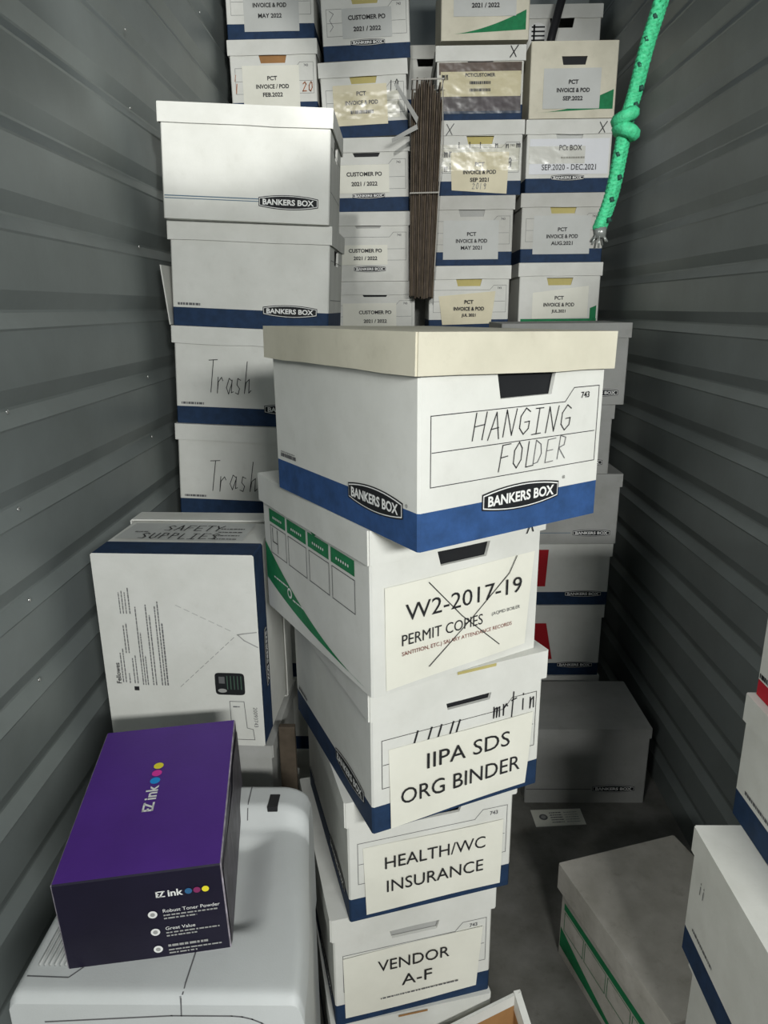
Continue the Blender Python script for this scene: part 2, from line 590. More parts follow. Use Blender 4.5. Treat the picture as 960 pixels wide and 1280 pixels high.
    def finish(s):
        s.body = s.pm.build('body', s.root)
        if s.lid:
            bm = bmesh.new()
            w, d, t = s.w / 2 + s.lt, s.d / 2 + s.lt, s.h
            n = 6
            V = [[bm.verts.new((-w + 2 * w * i / n, -d + 2 * d * j / n, t)) for j in range(n + 1)] for i in range(n + 1)]
            for i in range(n):
                for j in range(n):
                    bm.faces.new((V[i][j], V[i + 1][j], V[i + 1][j + 1], V[i][j + 1]))
            ring = [V[i][0] for i in range(n)] + [V[n][j] for j in range(n)] + [V[i][n] for i in range(n, 0, -1)] + [V[0][j] for j in range(n, 0, -1)]
            low, inn, top = [], [], []
            for v in ring:
                x, y = v.co.x, v.co.y
                wob = s.rng.uniform(-.0012, .0012)
                low.append(bm.verts.new((x, y, t - s.lh + wob)))
                inn.append(bm.verts.new((x * (1 - .003 / w), y * (1 - .003 / d), t - s.lh + wob)))
                top.append(bm.verts.new((x * (1 - .003 / w), y * (1 - .003 / d), t - .004)))
            q = len(ring)
            for i in range(q):
                j = (i + 1) % q
                bm.faces.new((ring[i], low[i], low[j], ring[j]))
                bm.faces.new((low[i], inn[i], inn[j], low[j]))
                bm.faces.new((inn[i], top[i], top[j], inn[j]))
            ed = [e for e in bm.edges if len(e.link_faces) == 2 and e.calc_face_angle(0) > 1.2 and all(v.co.z > t - .001 for v in e.verts)]
            ed += [e for e in bm.edges if abs(e.verts[0].co.x) > w - 1e-5 and abs(e.verts[0].co.y) > d - 1e-5 and abs(e.verts[0].co.z - e.verts[1].co.z) > .01]
            for i in range(1, n):
                for j in range(1, n):
                    V[i][j].co.z -= s.rng.uniform(0, .0022)
            bmesh.ops.bevel(bm, geom=ed, offset=.0025, segments=2, affect='EDGES')
            s.pml.bm(bm, s.lid_m)
            # folded board end: the outer ply of the rim stands a little proud on the two ends
            s.lid_o = s.pml.build('lid', s.root)
            if s.lid_rot != (0, 0):
                s.lid_o.rotation_euler = (s.lid_rot[0], s.lid_rot[1], 0)
                s.lid_o.location = (-math.sin(s.lid_rot[1]) * s.h, math.sin(s.lid_rot[0]) * s.h, 0)
        for nm, pm in s.labels:
            pm.build(nm, s.root)
        return s.root


# ------------------------------------------------------------------ the setting
XL, XR, YB, YF, HT = -0.645, 0.905, 3.80, -0.25, 3.0


def corrugated(name, x, sgn, z_off, m, y0, y1):
    """steel sheet with level grooves; sgn = +1 when the room lies towards +x"""
    prof = []
    z = HT
    pitch = .160
    top = z_off
    while top + pitch < HT:
        top += pitch
    prof.append((HT, 0))
    while top > 0.06:
        prof += [(top + .004, 0), (top, .0), (top - .032, -.014), (top - .037, -.014), (top - .060, .0), (top - .063, .002), (top - .067, .0)]
        top -= pitch
    prof.append((0, 0))
    pm = PM()
    for (za, da), (zb, db) in zip(prof[:-1], prof[1:]):
        P = [(x + sgn * da, y0, za), (x + sgn * da, y1, za), (x + sgn * db, y1, zb), (x + sgn * db, y0, zb)]
        pm.face(P if sgn < 0 else P[::-1], m)
    # outer skin gives the sheet its thickness
    xo = x - sgn * .03
    pm.face([(xo, y0, 0), (xo, y1, 0), (xo, y1, HT), (xo, y0, HT)], m)
    pm.face([(xo, y0, HT), (xo, y1, HT), (x, y1, HT), (x, y0, HT)], m)
    pm.face([(xo, y0, 0), (xo, y0, HT), (x, y0, HT), (x, y0, 0)], m)
    o = pm.build(name)
    o['kind'] = 'structure'
    return o


wl = corrugated('wall_left', XL, 1, 1.965, STEEL, YF, YB)
wr = corrugated('wall_right', XR, -1, 1.590, STEEL, YF, YB)
pm = PM()
pm.box((XL - .03, YB, 0), (XR + .03, YB + .03, HT), STEEL)
o = pm.build('wall_back')
o['kind'] = 'structure'
pm = PM()
pm.box((-2.2, -2.6, -.05), (2.4, YB + .1, 0), CONCRETE)
o = pm.build('floor')
o['kind'] = 'structure'


def screw(y, z):
    q = PM()
    b = bmesh.new()
    bmesh.ops.create_uvsphere(b, u_segments=10, v_segments=6, radius=.0042)
    for v in b.verts:
        v.co = Vector((XL + .001 + max(v.co.z, -.0005) * .6, y + v.co.x, z + v.co.y))
    q.bm(b, SCREW)
    q.build('screw', wl, smooth=True)['kind'] = 'structure'


for y, z in [(2.721, 2.562), (1.95, 2.259), (1.93, 2.085), (1.894, 1.764), (1.167, 1.45), (1.862, 1.443), (1.154, 1.286), (1.846, 1.288), (1.143, 1.123), (1.133, 0.972)]:
    screw(y, z)

# ------------------------------------------------------------------ front stack (six boxes high)
H = .2635
W, D = .318, .413
R = math.radians


def long_side(b, nm, logo_u=.105, stripe=True, small=True):
    f = b.face(nm)
    logo(f, logo_u, .046)
    if small:
        a = (b.d if nm in ('left', 'right') else b.w) / 2
        f.dashes(-a + .018, -a + .075, .057, .006, FAINT)
        f.dashes(-a + .018, -a + .070, .0645, .002, PALE)
    return f


# bottom box of the stack
b = Box('lowest white storage box of the front stack, under the VENDOR A-F box', (W, D, .2625), (-.018, 1.290, 0), R(13), seed=1)
b.frame()
long_side(b, 'left')
b.patch(-.030, .2535, .030, .2585, KRAFT, 'fold_slot')
b.finish()

# VENDOR A-F
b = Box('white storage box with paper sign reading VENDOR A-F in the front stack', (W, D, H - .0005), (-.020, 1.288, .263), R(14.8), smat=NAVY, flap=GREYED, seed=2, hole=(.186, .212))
f = b.frame()
long_side(b, 'left')
f = b.paper(-.138, .022, .138, .168, pts=[(-.140, .016), (.130, .020), (.140, .170), (-.142, .164)])
f.text('VENDOR', -.002, .128, .026, INK, w=.145)
f.text('A-F', .004, .082, .026, INK, w=.062)
f.dashes(-.07, .09, .046, .0035, FAINT)
b.finish()

# HEALTH/WC INSURANCE
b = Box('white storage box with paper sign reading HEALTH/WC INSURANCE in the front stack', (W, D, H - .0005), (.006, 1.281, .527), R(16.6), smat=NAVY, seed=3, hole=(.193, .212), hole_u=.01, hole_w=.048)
f = b.frame()
long_side(b, 'left')
f = b.paper(0, 0, 0, 0, pts=[(-.128, .012), (.138, .012), (.140, .158), (-.132, .158)])
f.text('HEALTH/WC', .006, .118, .026, INK, w=.196)
f.text('INSURANCE', .006, .066, .026, INK, w=.190)
b.finish()

# IIPA SDS ORG BINDER
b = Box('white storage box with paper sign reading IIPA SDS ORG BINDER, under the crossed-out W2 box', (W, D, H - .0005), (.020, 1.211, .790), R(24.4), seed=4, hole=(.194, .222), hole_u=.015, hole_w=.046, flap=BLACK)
f = b.frame(m=INK, num=False)
f.pen('mrtin', .062, .158, .016, .040, INK, w=.0024, slant=.0)
for x in (-.085, -.06, -.042, -.02, -.008):
    f.line([(x, .150), (x + .006, .170)], .0032, INK, 2)
long_side(b, 'left')
f = b.paper(0, 0, 0, 0, pts=[(-.128, .003), (.132, .010), (.142, .150), (-.130, .150)])
f.text('IIPA SDS', .016, .112, .029, INK, w=.158)
f.text('ORG BINDER', .004, .058, .029, INK, w=.228)
b.patch(-.012, .258, .060, .2632, FOLDER, 'fold_slot')
b.finish()

# W2 box, green printed style
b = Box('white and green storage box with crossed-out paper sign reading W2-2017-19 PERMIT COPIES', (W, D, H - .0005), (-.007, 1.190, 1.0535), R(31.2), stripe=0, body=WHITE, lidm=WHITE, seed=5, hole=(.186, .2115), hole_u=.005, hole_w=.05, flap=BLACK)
f = b.face('left')
a = D / 2
tops = [(-.175, -.100, 'BOX'), (-.092, -.012, 'FROM'), (-.004, .074, 'TO'), (.082, .160, 'DATE')]
for u0, u1, t in tops:
    f.rect(u0, .178, u1, .203, GREEN)
    f.text('......', (u0 + u1) / 2, .189, .005, WINK, w=(u1 - u0) * .55)
    f.line([(u0 + .003, .118), (u1, .118), (u1, .172), (u0 + .003, .172)], .0016, FAINT, 0, True)
f.pen('4', -.165, .125, .045, .043, INK, w=.002, slant=0)
sw_t, sw_b = [], []
for i in range(15):
    t = i / 14
    u = -a + .004 + t * (2 * a - .02)
    sw_t.append((u, .008 + .125 * (1 - t) ** 1.9))
    sw_b.append((u, .008 + .030 * (1 - t) ** 0.9 - .006 * math.sin(math.pi * t) + .022 * (1 - t) ** 3))
for i in range(14):
    f.poly([sw_b[i], sw_b[i + 1], sw_t[i + 1], sw_t[i]], GREEN)
f.dashes(-.165, -.10, .070, .003, WINK, 1)
f.disc(-.093, .062, .010, WINK, 1)
f.disc(-.093, .062, .006, GREEN, 2)
f.dashes(-.08, -.035, .052, .003, WINK, 1)
f.disc(.02, .209, .010, GREEN, 1, ry=.006)
f = b.paper(0, 0, 0, 0, pts=[(-.135, .006), (.132, .016), (.146, .176), (-.137, .172)], m=PAPER)
f.text('W2-2017-19', .008, .126, .027, INK, w=.222)
f.text('PERMIT COPIES', -.034, .083, .018, INK, w=.150)
f.text('(AQMD BOILER', .088, .086, .0075, FAINT, w=.058)
f.text('SANTITION, ETC.) SALARY ATTENDANCE RECORDS', -.004, .060, .0085, MAROON, w=.210)
f.line([(-.062, .166), (.0, .098), (.076, .030)], .0015, INK, 2)
f.line([(.106, .176), (.092, .150), (.02, .09), (-.06, .028)], .0015, INK, 2)
f = b.lidface('front')
f.pen('X', .120, .214, .018, .03, INK, w=.0022)
b.finish()

# HANGING FOLDER, the top box
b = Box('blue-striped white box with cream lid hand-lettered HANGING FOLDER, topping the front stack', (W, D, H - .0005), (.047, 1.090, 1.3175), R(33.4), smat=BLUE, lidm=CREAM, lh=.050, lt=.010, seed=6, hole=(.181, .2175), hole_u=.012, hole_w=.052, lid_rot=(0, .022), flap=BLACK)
f = b.frame(m=INK)
f.pen('HANGING', -.078, .131, .0225, .034, INK, w=.0014, slant=.18)
f.pen('FOL', -.034, .088, .021, .034, INK, w=.0014, slant=.2)
f.pen('DER', .026, .090, .020, .032, FAINT, w=.0012, slant=.2)
logo(f, .010, .049)
f.text('®', .088, .064, .005, INK)
f = long_side(b, 'left')
f.text('®', .182, .055, .005, INK)
b.finish()

# lidless carton at the foot of the stack
t = thing('open_carton', 'open white carton with brown inside at the foot of the front stack', 'carton', (.247, 1.112, 0), (0, 0, R(14.5)))
cw, cd = .40, .30


def rim(u):        # rim height falls to the left
    return .282 - (1 - u) * .125


def wall_sheet(pm, A, B, za, zb, th, nrm, out_m, in_m, band=.030):
    A, B, n = Vector(A), Vector(B), Vector(nrm) * th
    z = Vector((0, 0, 1))
    pm.face([A, B, B + z * zb, A + z * za], out_m)
    pm.face([A + n, A + n + z * (za - band), B + n + z * (zb - band), B + n], in_m)
    pm.face([A + n * 1.02 + z * (za - band), A + n * 1.02 + z * za, B + n * 1.02 + z * zb, B + n * 1.02 + z * (zb - band)], out_m)
    pm.face([A + z * za, B + z * zb, B + z * zb + n, A + z * za + n], out_m)


pm = PM()
wall_sheet(pm, (0, 0, 0), (-cw, 0, 0), rim(1), rim(0), .006, (0, -1, 0), WHITE, KRAFT, .026)
wall_sheet(pm, (0, -cd, 0), (0, 0, 0), .15, rim(1), .014, (-1, 0, 0), WHITE, KRAFT, .04)
wall_sheet(pm, (-cw, 0, 0), (-cw, -cd, 0), rim(0), .13, .006, (1, 0, 0), WHITE, KRAFT)
wall_sheet(pm, (-cw, -cd, 0), (0, -cd, 0), .13, .15, .006, (0, 1, 0), WHITE, KRAFT)
pm.face([(-cw, -cd, .004), (0, -cd, .004), (0, 0, .004), (-cw, 0, .004)], KRAFT)
pm.build('carton_walls', t)

# ------------------------------------------------------------------ left stack (long sides towards the door)
LH_ = .26
GL = 'white storage boxes stacked along the left wall'
lx = [(-.368, 2.054, -.003), (-.377, 2.093, -.030), (-.395, 2.096, .010), (-.406, 2.090, 0)]
labs = ['bright white storage box with thin line and badge, top of the left wall stack',
        'second box down in the left wall stack, navy stripe and no handwriting',
        'third box down in the left wall stack, Trash handwritten large above the navy stripe',
        'fourth box down in the left wall stack, Trash handwritten, above the SAFETY SUPPLIES box']
TILT = .052
for i, (x, y, th) in enumerate(lx):
    z = .4694 + EYE - LH_ * (i + 1)
    st = 0 if i == 0 else .047
    b = Box(labs[i], (D, W, LH_ - .0005), (x, y, z), th, TILT, ends='x', stripe=st, lh=.045, group=GL, seed=20 + i)
    f = b.face('front')
    if i == 0:
        f.rect(-D / 2 + .004, .0515, .035, .054, LINEBLUE)
        f.rect(-D / 2 + .004, .046, .035, .048, LINEBLUE)
        logo(f, .105, .047, w=.148, h=.034)
    else:
        logo(f, .105, .047, w=.144, h=.032)
        f.dashes(-D / 2 + .014, -D / 2 + .075, .053, .006, FAINT)
    if i == 2:
        f.pen('Trash', -.122, .088, .026, .085, INK, w=.0020, slant=.22, gap=.95, ang=-.02)
    if i == 3:
        f.pen('Trash', -.125, .075, .030, .085, INK, w=.0020, slant=.22, gap=.95, ang=-.02)
    fr = b.face('right')
    fr.line([(-.13, .08), (.13, .08), (.13, .18), (-.13, .18)], .0014, FAINT, 0, True)
    b.finish()
pm = PM()
bm = bmesh.new()
bmesh.ops.create_cube(bm, size=1)
for v in bm.verts:
    k = v.co.z + .5
    v.co = Vector((-.5935 - .012 * k + v.co.x * .003, 2.06 + v.co.y * .26, 1.5725 + k * .150))
pm.bm(bm, WHITE)
tag(pm.build('cardboard_sheet'), 'thin white board standing between the left wall and the second box down', 'cardboard')
# lower boxes of that stack, behind the tilted carton
zc = .4694 + EYE - LH_ * 4
for i in range(4):
    z = zc - LH_ * (i + 1) + .004 * i
    b = Box('white storage box low in the left wall stack, hidden behind the box on end', (D, W, .2585), (-.41, 2.10, max(z, .006 - .003 * i) if i == 3 else z), 0, TILT * (1 - (i + 1) / 4.0), ends='x', group=GL, seed=30)
    b.finish()

# ------------------------------------------------------------------ right stack (long sides towards the door)
GE = 'storage boxes stacked at the right wall behind the front stack'
EY = 2.40
ez = [-.055, -.322, -.560, -.815, -1.050, -1.336]
er = [.770, .735, .782, .768, .756]
el = ['top box of the right wall stack, its badge end showing beside the HANGING FOLDER box',
      'narrow sliver of box second from the top in the right wall stack',
      'box with line and black badge, third from the top in the right wall stack',
      'navy-striped box with red tape strip, fourth from the top in the right wall stack',
      'navy-striped box with slanting red tape strip, at the foot of the right wall stack']
for i in range(5):
    zt, zb = ez[i], ez[i + 1]
    st = .05 if i >= 3 else 0
    b = Box(el[i], (D, W, zt - zb - .0006), (er[i] - D / 2, EY + W / 2, zb + EYE), 0, 0, ends='x', stripe=st, lh=.047, body=GREYED if i < 3 else WHITE, group=GE, seed=40 + i)  # grey body on the top three stands in for the stack's shade
    f = b.face('front')
    logo(f, .118, .043 if st else .040, w=.132, h=.026)
    if not st:
        f.rect(-D / 2 + .004, .039, .045, .0415, LINEBLUE)
    if i == 3:
        b.patch(-.055 - .02, .075, -.012 - .01, .215, REDTAPE, 'red_tape', skew=.006)
    if i == 4:
        b.patch(-.030, .070, .030, .215, REDTAPE, 'red_tape', skew=-.028)
    b.finish()
b = Box('white storage box at the bottom of the right wall stack, behind the low grey box', (D, W, EYE + ez[5] - .001), (er[4] - D / 2, EY + W / 2, 0), 0, 0, ends='x', stripe=.05, group=GE, seed=47)
b.finish()

# box lying in front of it on the floor
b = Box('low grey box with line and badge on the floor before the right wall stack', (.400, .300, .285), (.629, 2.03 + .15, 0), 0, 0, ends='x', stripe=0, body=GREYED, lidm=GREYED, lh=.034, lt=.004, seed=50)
f = b.face('front')
logo(f, .095, .056, w=.140, h=.028)
f.rect(-.196, .052, .02, .055, FAINT)
b.finish()

# ------------------------------------------------------------------ rear rows (ends towards the door)
RY = 2.955            # y of the box fronts
RW, RD = .318, .40
K = 2.95 / 2.87
GR = 'boxes of the rear stacks with index labels'


def rear(label, x0, zt, zb, yaw=0.0, tilt=0.0, w=RW, y=RY, **kw):
    """x0 = centre x at plane 2.87, zt and zb relative to the eye at that plane"""
    kw.setdefault('hole', (.178, .206))
    kw.setdefault('flap', FOLDER)
    z0 = EYE + zb * K
    h = (zt - zb) * K - .0006
    return Box(label, (w, RD, h), (x0 * K, y + RD / 2, z0), yaw, tilt, group=GR, lh=.050, **kw)


def lines(f, rows, u=0.0, v=.135, h=.0145, gap=.025, wide=.122):
    for i, t in enumerate(rows):
        if t == '-':
            f.dashes(u - wide * .35, u + wide * .35, v - i * gap - h / 2, h * .8, INK)
            continue
        asp = text_mesh(t, .03)[2]
        f.text(t, u, v - i * gap, h, INK, w=min(h * asp * 1.05, wide), bold=.03)


# column A
b = rear('rear box labelled INVOICE & POD MAY 2022, cut off by the top edge', -.432, 1.164, .917, tilt=0, smat=NAVY)
b.frame()
f = b.paper(-.095, .025, .105, .175, GPAPER)
lines(f, ['PCT', 'INVOICE & POD', 'MAY 2022'], 0, .140, gap=.033)
b.finish()
b = rear('rear box labelled PCT INVOICE / POD FEB.2022 with 20 written in rust ink', -.429, .917, .670, tilt=-.006, flap=KRAFT)
b.frame()
f = b.paper(-.115, .030, .095, .170, PAPER)
lines(f, ['PCT', 'INVOICE / POD', 'FEB.2022'], -.005, .128, gap=.027)
f.pen('20', .105, .085, .020, .030, RUST, w=.003)
f.pen('1', -.145, .080, .02, .03, RUST, w=.003)
f.pen('1', -.148, .12, .02, .02, RUST, w=.002)
b.finish()
# column B
b = rear('rear box labelled CUSTOMER PO 2021/2022, directly above the one marked 19', -.092, 1.10, .849, tilt=-.035)
f = b.frame()
f.line([(-.13, .16), (-.115, .15), (-.13, .13), (-.118, .11), (-.13, .095)], .0016, FAINT, 2)
logo(f, .005, .056, w=.125, h=.022)
f = b.paper(-.085, .070, .095, .165, GPAPER)
lines(f, ['CUSTOMER PO', '2021 / 2022'], .005, .135, h=.015, gap=.036, wide=.135)
b.finish()
b = rear('rear box with 19 handwritten at its upper right and a shiny taped label', -.100, .846, .601, tilt=-.040, flap=FOLDER)
f = b.frame()
f.pen('19', .095, .150, .018, .034, INK, w=.003)
f = b.paper(-.115, .040, .085, .175, YPAPER)
lines(f, ['PCT', 'INVOICE & POD', '-'], -.01, .145, gap=.030)
b.tape(-.115, .060, .13, .150)
b.finish()
b = rear('rear box labelled CUSTOMER PO 2021/2022 directly under the one marked 19', -.098, .598, .347, tilt=-.012, flap=BLACK, hole=(.192, .206))
f = b.frame()
logo(f, .005, .056, w=.125, h=.022)
f = b.paper(-.130, .066, .085, .165, PAPER)
lines(f, ['CUSTOMER PO', '2021 / 2022'], -.01, .132, h=.015, gap=.034, wide=.135)
b.finish()
b = rear('stripeless rear box labelled CUSTOMER PO 2021/2022, second below the one marked 19', -.098, .346, .097, stripe=0, body=WHITE, flap=GREYED, hole=(.196, .206))
f = b.frame()
logo(f, .005, .046, w=.125, h=.024)
f = b.paper(-.130, .062, .075, .135, PAPER)
lines(f, ['CUSTOMER PO', '2021 / 2022'], -.012, .114, h=.014, gap=.028, wide=.135)
b.finish()
b = rear('rear box labelled only CUSTOMER PO, just above the HANGING FOLDER lid', -.075, .096, -.150, stripe=.05, flap=BLACK, hole=(.194, .206))
f = b.frame()
f = b.paper(-.130, .070, .085, .170, PAPER)
lines(f, ['CUSTOMER PO', '2021 / 2022'], .0, .135, h=.014, gap=.034, wide=.135)
b.finish()
# column C


def swoosh(f, w, hi):
    a = w / 2 - .006
    T, Bq = [], []
    for i in range(13):
        t = i / 12
        u = -a + .02 + t * (2 * a - .026)
        T.append((u, .020 + hi * t ** 1.7))
        Bq.append((u, .020 + .012 * t))
    for i in range(12):
        f.poly([Bq[i], Bq[i + 1], T[i + 1], T[i]], GREEN)


b = rear('cream box with green swoosh labelled CUSTOMER PO 2021/2022, cut off by the top edge', .325, 1.150, .904, stripe=0, body=AGED, lid=False, hole=(.18, .21))
f = b.face()
swoosh(f, RW, .075)
f = b.paper(-.115, .075, .110, .190, GPAPER)
lines(f, ['CUSTOMER PO', '2021 / 2022'], 0, .145, h=.015, gap=.036, wide=.13)
b.finish()
b = rear('rear box with brown band, shiny clear tape and an X on its lid', .312, .888, .651, flap=BLACK, lidm=WHITE, smat=NAVY, hole_w=.05)
f = b.face()
f.rect(-.152, .150, .152, .190, mat('brown_band', (.10, .062, .05, 1), rough=.5, var=.2))
f.rect(-.152, .030, .152, .085, mat('purple_brown_band', (.060, .045, .065, 1), rough=.5, var=.25))
f = b.paper(-.145, .078, .150, .160, YPAPER)
lines(f, ['PCT/CUSTOMER', '-', '-'], .0, .148, h=.012, gap=.024, wide=.11)
f.pen('mn', -.140, .135, .012, .03, INK, w=.003, slant=0)
b.tape(-.152, .020, .152, .190)
f = b.lidface()
f.pen('X', .105, .205, .030, .034, INK, w=.0035)
b.finish()
b = rear('rear box labelled INVOICE & POD SEP 2021 with an X at its lid corner', .318, .650, .3985, lidm=WHITE)
f = b.frame()
f.pen('mn', -.135, .135, .016, .034, INK, w=.0035, slant=0)
f.pen('mi', -.135, .085, .016, .034, FAINT, w=.003, slant=0)
f.pen('i i i  n n m', -.085, .165, .018, .024, INK, w=.0035, slant=0)
f.pen('9', .105, .095, .02, .034, INK, w=.004)
f = b.paper(0, 0, 0, 0, YPAPER, pts=[(-.105, .018), (.105, .004), (.110, .150), (-.110, .150)])
lines(f, ['PCT', 'INVOICE & POD', 'SEP 2021'], .0, .108, gap=.027, wide=.125)
f.pen('2019', -.028, .022, .013, .02, PALE, w=.002)
b.tape(-.150, .085, .150, .175)
f = b.lidface()
f.pen('X', -.130, .210, .030, .034, FAINT, w=.003)
b.finish()
b = rear('rear box labelled PCT INVOICE & POD MAY 2021, right of the brown boards', .294, .3975, .151, flap=GREYED, body=mat('grey_white_cardboard', (.55, .545, .51, 1), var=.06, dirt=.15))
b.frame()
f = b.paper(-.110, .022, .105, .165, GPAPER)
lines(f, ['PCT', 'INVOICE & POD', 'MAY 2021'], 0, .115, gap=.025)
b.finish()
b = rear('rear box with curling yellowed paper label PCT INVOICE & POD JUL 2021', .289, .150, -.098)
b.frame()
f = b.paper(0, 0, 0, 0, YPAPER, pts=[(-.105, .030), (.090, .034), (.105, .158), (-.120, .140)], wave=.003)
lines(f, ['PCT', 'INVOICE & POD', 'JUL 2021'], 0, .118, gap=.026)
b.finish()
# column D
b = rear('cream box with black hand hole and label PCT INVOICE & POD SEP.2022', .646, .899, .652, stripe=0, body=AGED, lid=False, hole=(.176, .204), flap=BLACK, hole_w=.047)
f = b.face()
swoosh(f, RW, .055)
f.poly([(.100, .03), (.150, .03), (.150, .095), (.100, .075)], GREEN, 2)
f = b.paper(-.110, .032, .100, .165, GPAPER)
lines(f, ['PCT', 'INVOICE & POD', 'SEP.2022'], 0, .120, gap=.027)
b.finish()
b = rear('rear box with large white label SEP.2020 - DEC.2021 beside the green rope', .644, .649, .4045, lidm=WHITE, flap=GPAPER)
f = b.frame()
logo(f, .0, .052, w=.125, h=.022)
f = b.paper(-.148, .064, .150, .186, mat('bluish_paper', (.74, .75, .78, 1), rough=.5, var=.02))
f.text('PCt BOX', .005, .155, .018, INK, w=.085, bold=.012)
f.dashes(-.03, .06, .118, .006, PALE)
f.text('SEP.2020 - DEC.2021', .002, .088, .020, INK, w=.205, bold=.008)
b.tape(-.15, .10, .06, .16)
f = b.lidface()
f.pen('X', .105, .206, .030, .034, INK, w=.003)
b.finish()
b = rear('rear box labelled PCT INVOICE & POD AUG.2021 by the rope end', .636, .403, .159, body=MATS['grey_white_cardboard'])
b.frame()
f = b.paper(-.112, .030, .108, .170, GPAPER)
lines(f, ['PCT', 'INVOICE & POD', 'AUG.2021'], 0, .120, gap=.025)
b.finish()
b = rear('rear box with small green corner and white label PCT INVOICE & POD JUL.2021', .638, .158, -.098, stripe=0)
f = b.face()
f.poly([(.125, .05), (.150, .05), (.150, .10), (.125, .09)], GREEN)
f.rect(-.15, .03, .152, .05, GREEN)
f = b.paper(0, 0, 0, 0, PAPER, pts=[(-.105, .050), (.115, .055), (.115, .175), (-.105, .150)])
lines(f, ['PCT', 'INVOICE & POD', 'JUL.2021'], 0, .130, gap=.026)
b.finish()

# boxes of the same stacks that stand lower, behind the nearer stacks
HID = 'plain white storage box low in the rear stacks, hidden behind the nearer stacks'
for x0, ztop, n in ((-.429, .670, 9), (-.075, -.150, 6), (.289, -.098, 6), (.638, -.098, 6)):
    zt = EYE + ztop * K
    if n == 9:
        zt = EYE + ztop * K
    hh = zt / n
    proto = Box(HID, (RW, RD, hh - .0006), (x0 * K, RY + RD / 2, 0), group='hidden boxes of the rear stacks', lh=.05, seed=60, hole=None).finish()
    for i in range(1, n):
        c = proto.copy()
        COL.objects.link(c)
        c.location.z = i * hh
        for ch in list(proto.children):
            q = ch.copy()
            COL.objects.link(q)
            q.parent = c

# rearmost row: two tall stacks glimpsed through the gaps
Y2 = 3.385
for x, tops, lab in ((.150, [(2.66, .250, 'white striped box glimpsed in the gap high above the brown boards'),
                              (2.408, .262, 'grey box glimpsed in the gap just above the brown boards')], 0),
                     (.700, [(2.80, .256, 'bright white box at the upper right, behind the green-cornered box')], 0)):
    zlow = None
    for (zt, h, lab) in tops:
        b = Box(lab, (.32, .38, h - .0006), (x, Y2 + .19, zt - h), 0, 0, stripe=.05 if 'striped' in lab else 0, body=GREYED if 'grey' in lab else WHITE, lh=.05, group='boxes of the rearmost row', seed=70)
        if 'bright' in lab:
            f = b.face()
            f.disc(-.098, .150, .042, WINK, 0)
            for k in range(4):
                f.rect(-.125, .125 + k * .016, -.070, .131 + k * .016, BLACK, 1)
            f.rect(-.118, .118, -.110, .185, BLACK, 1)
        b.finish()
        zlow = zt - h
    n = 9 if x < .3 else 10
    hh = zlow / n
    proto = Box('white storage box of the rearmost row, hidden behind the rear stacks', (.32, .38, hh - .0006), (x, Y2 + .19, 0), group='hidden boxes of the rearmost row', lh=.05, seed=61, hole=None).finish()
    for i in range(1, n):
        c = proto.copy()
        COL.objects.link(c)
        c.location.z = i * hh
        for ch in list(proto.children):
            q = ch.copy()
            COL.objects.link(q)
            q.parent = c

# black handle leaning against the bright box, resting on the green-cornered box
pm = PM()
pm.tube([(.612, 3.25, 2.537), (.640, 3.27, 2.66), (.690, 3.30, 2.84), (.735, 3.33, 3.0)], .017, DARKP, n=10)
tag(pm.build('tool_handle', smooth=True), 'black handle leaning at the top right against the bright white box', 'handle')

# brown boards tied in a bundle between the rear stacks
t = thing('cardboard_bundle', 'bundle of flattened dark brown boards tied with string between the rear stacks', 'cardboard', (.104, 2.90, 1.640), (0, .026, 0))
rng = random.Random(5)
for i in range(14):
    x = -.046 + i * .0066
    pm = PM()
    top = .755 - .010 * abs(i - 6) * rng.random()
    d0 = rng.uniform(-.012, .012)
    pm.box((x, -.055 + d0, rng.uniform(0, .012)), (x + .0058, .040 + d0 * .5, top), [BROWNB, mat('brown_board', (.115, .088, .062, 1), var=.25, scale=18), mat('ashen_brown_board', (.085, .066, .052, 1), var=.3, scale=30)][i % 3], .0008, 1)
    o = pm.build('board', t)
    o.rotation_euler = (0, (i - 6.5) * .0022, 0)
for z, hw in ((.372, .0525), (.742, .0555)):
    pm = PM()
    pm.tube([(-hw, -.072, z), (hw, -.072, z + .004), (hw, .05, z), (-hw, .05, z), (-hw, -.072, z)], .0028, STRING, n=6)
    pm.build('string', t)
pm = PM()
pm.tube([(.052, -.07, .742), (.060, -.072, .55), (.052, -.07, .372), (.046, -.07, .1)], .002, STRING, n=6)
pm.build('string', t)
for (za, zb, xa, lift) in ((.60, .705, -.115, .04), (.60, .545, -.125, .02)):
    pm = PM()
    A, B = Vector((-.035, -.075, za)), Vector((xa, -.085 - lift, zb))
    q = Vector((.004, 0, .022)) if zb > za else Vector((.004, 0, -.016))
    pm.face([A, A + q, B + q * .7, B], GREYED)
    pm.face([A + Vector((0, .003, 0)), B + Vector((0, .003, 0)), B + q * .7 + Vector((0, .003, 0)), A + q + Vector((0, .003, 0))], GREYED)
    pm.build('torn_strip', t)

# ------------------------------------------------------------------ left foreground
# supports under the box that stands on end
for i in range(3):
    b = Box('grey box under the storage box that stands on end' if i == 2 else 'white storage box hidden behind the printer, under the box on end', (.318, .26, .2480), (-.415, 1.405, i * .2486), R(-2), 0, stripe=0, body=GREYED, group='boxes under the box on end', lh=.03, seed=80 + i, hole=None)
    b.finish()

b = Box('storage box standing on end, underside facing out, SAFETY SUPPLIES on its top', (.318, .413, .262), (-.4265, 1.262, .7520 + .2065), R(-3.2), 0, rx=R(-90), lh=.058, stripe=.070, smat=NAVY, seed=90, hole=(.19, .2))
# stands on end: turn about x after yaw
f = b._face(b.pm, 'bottom')
f.off = .0006


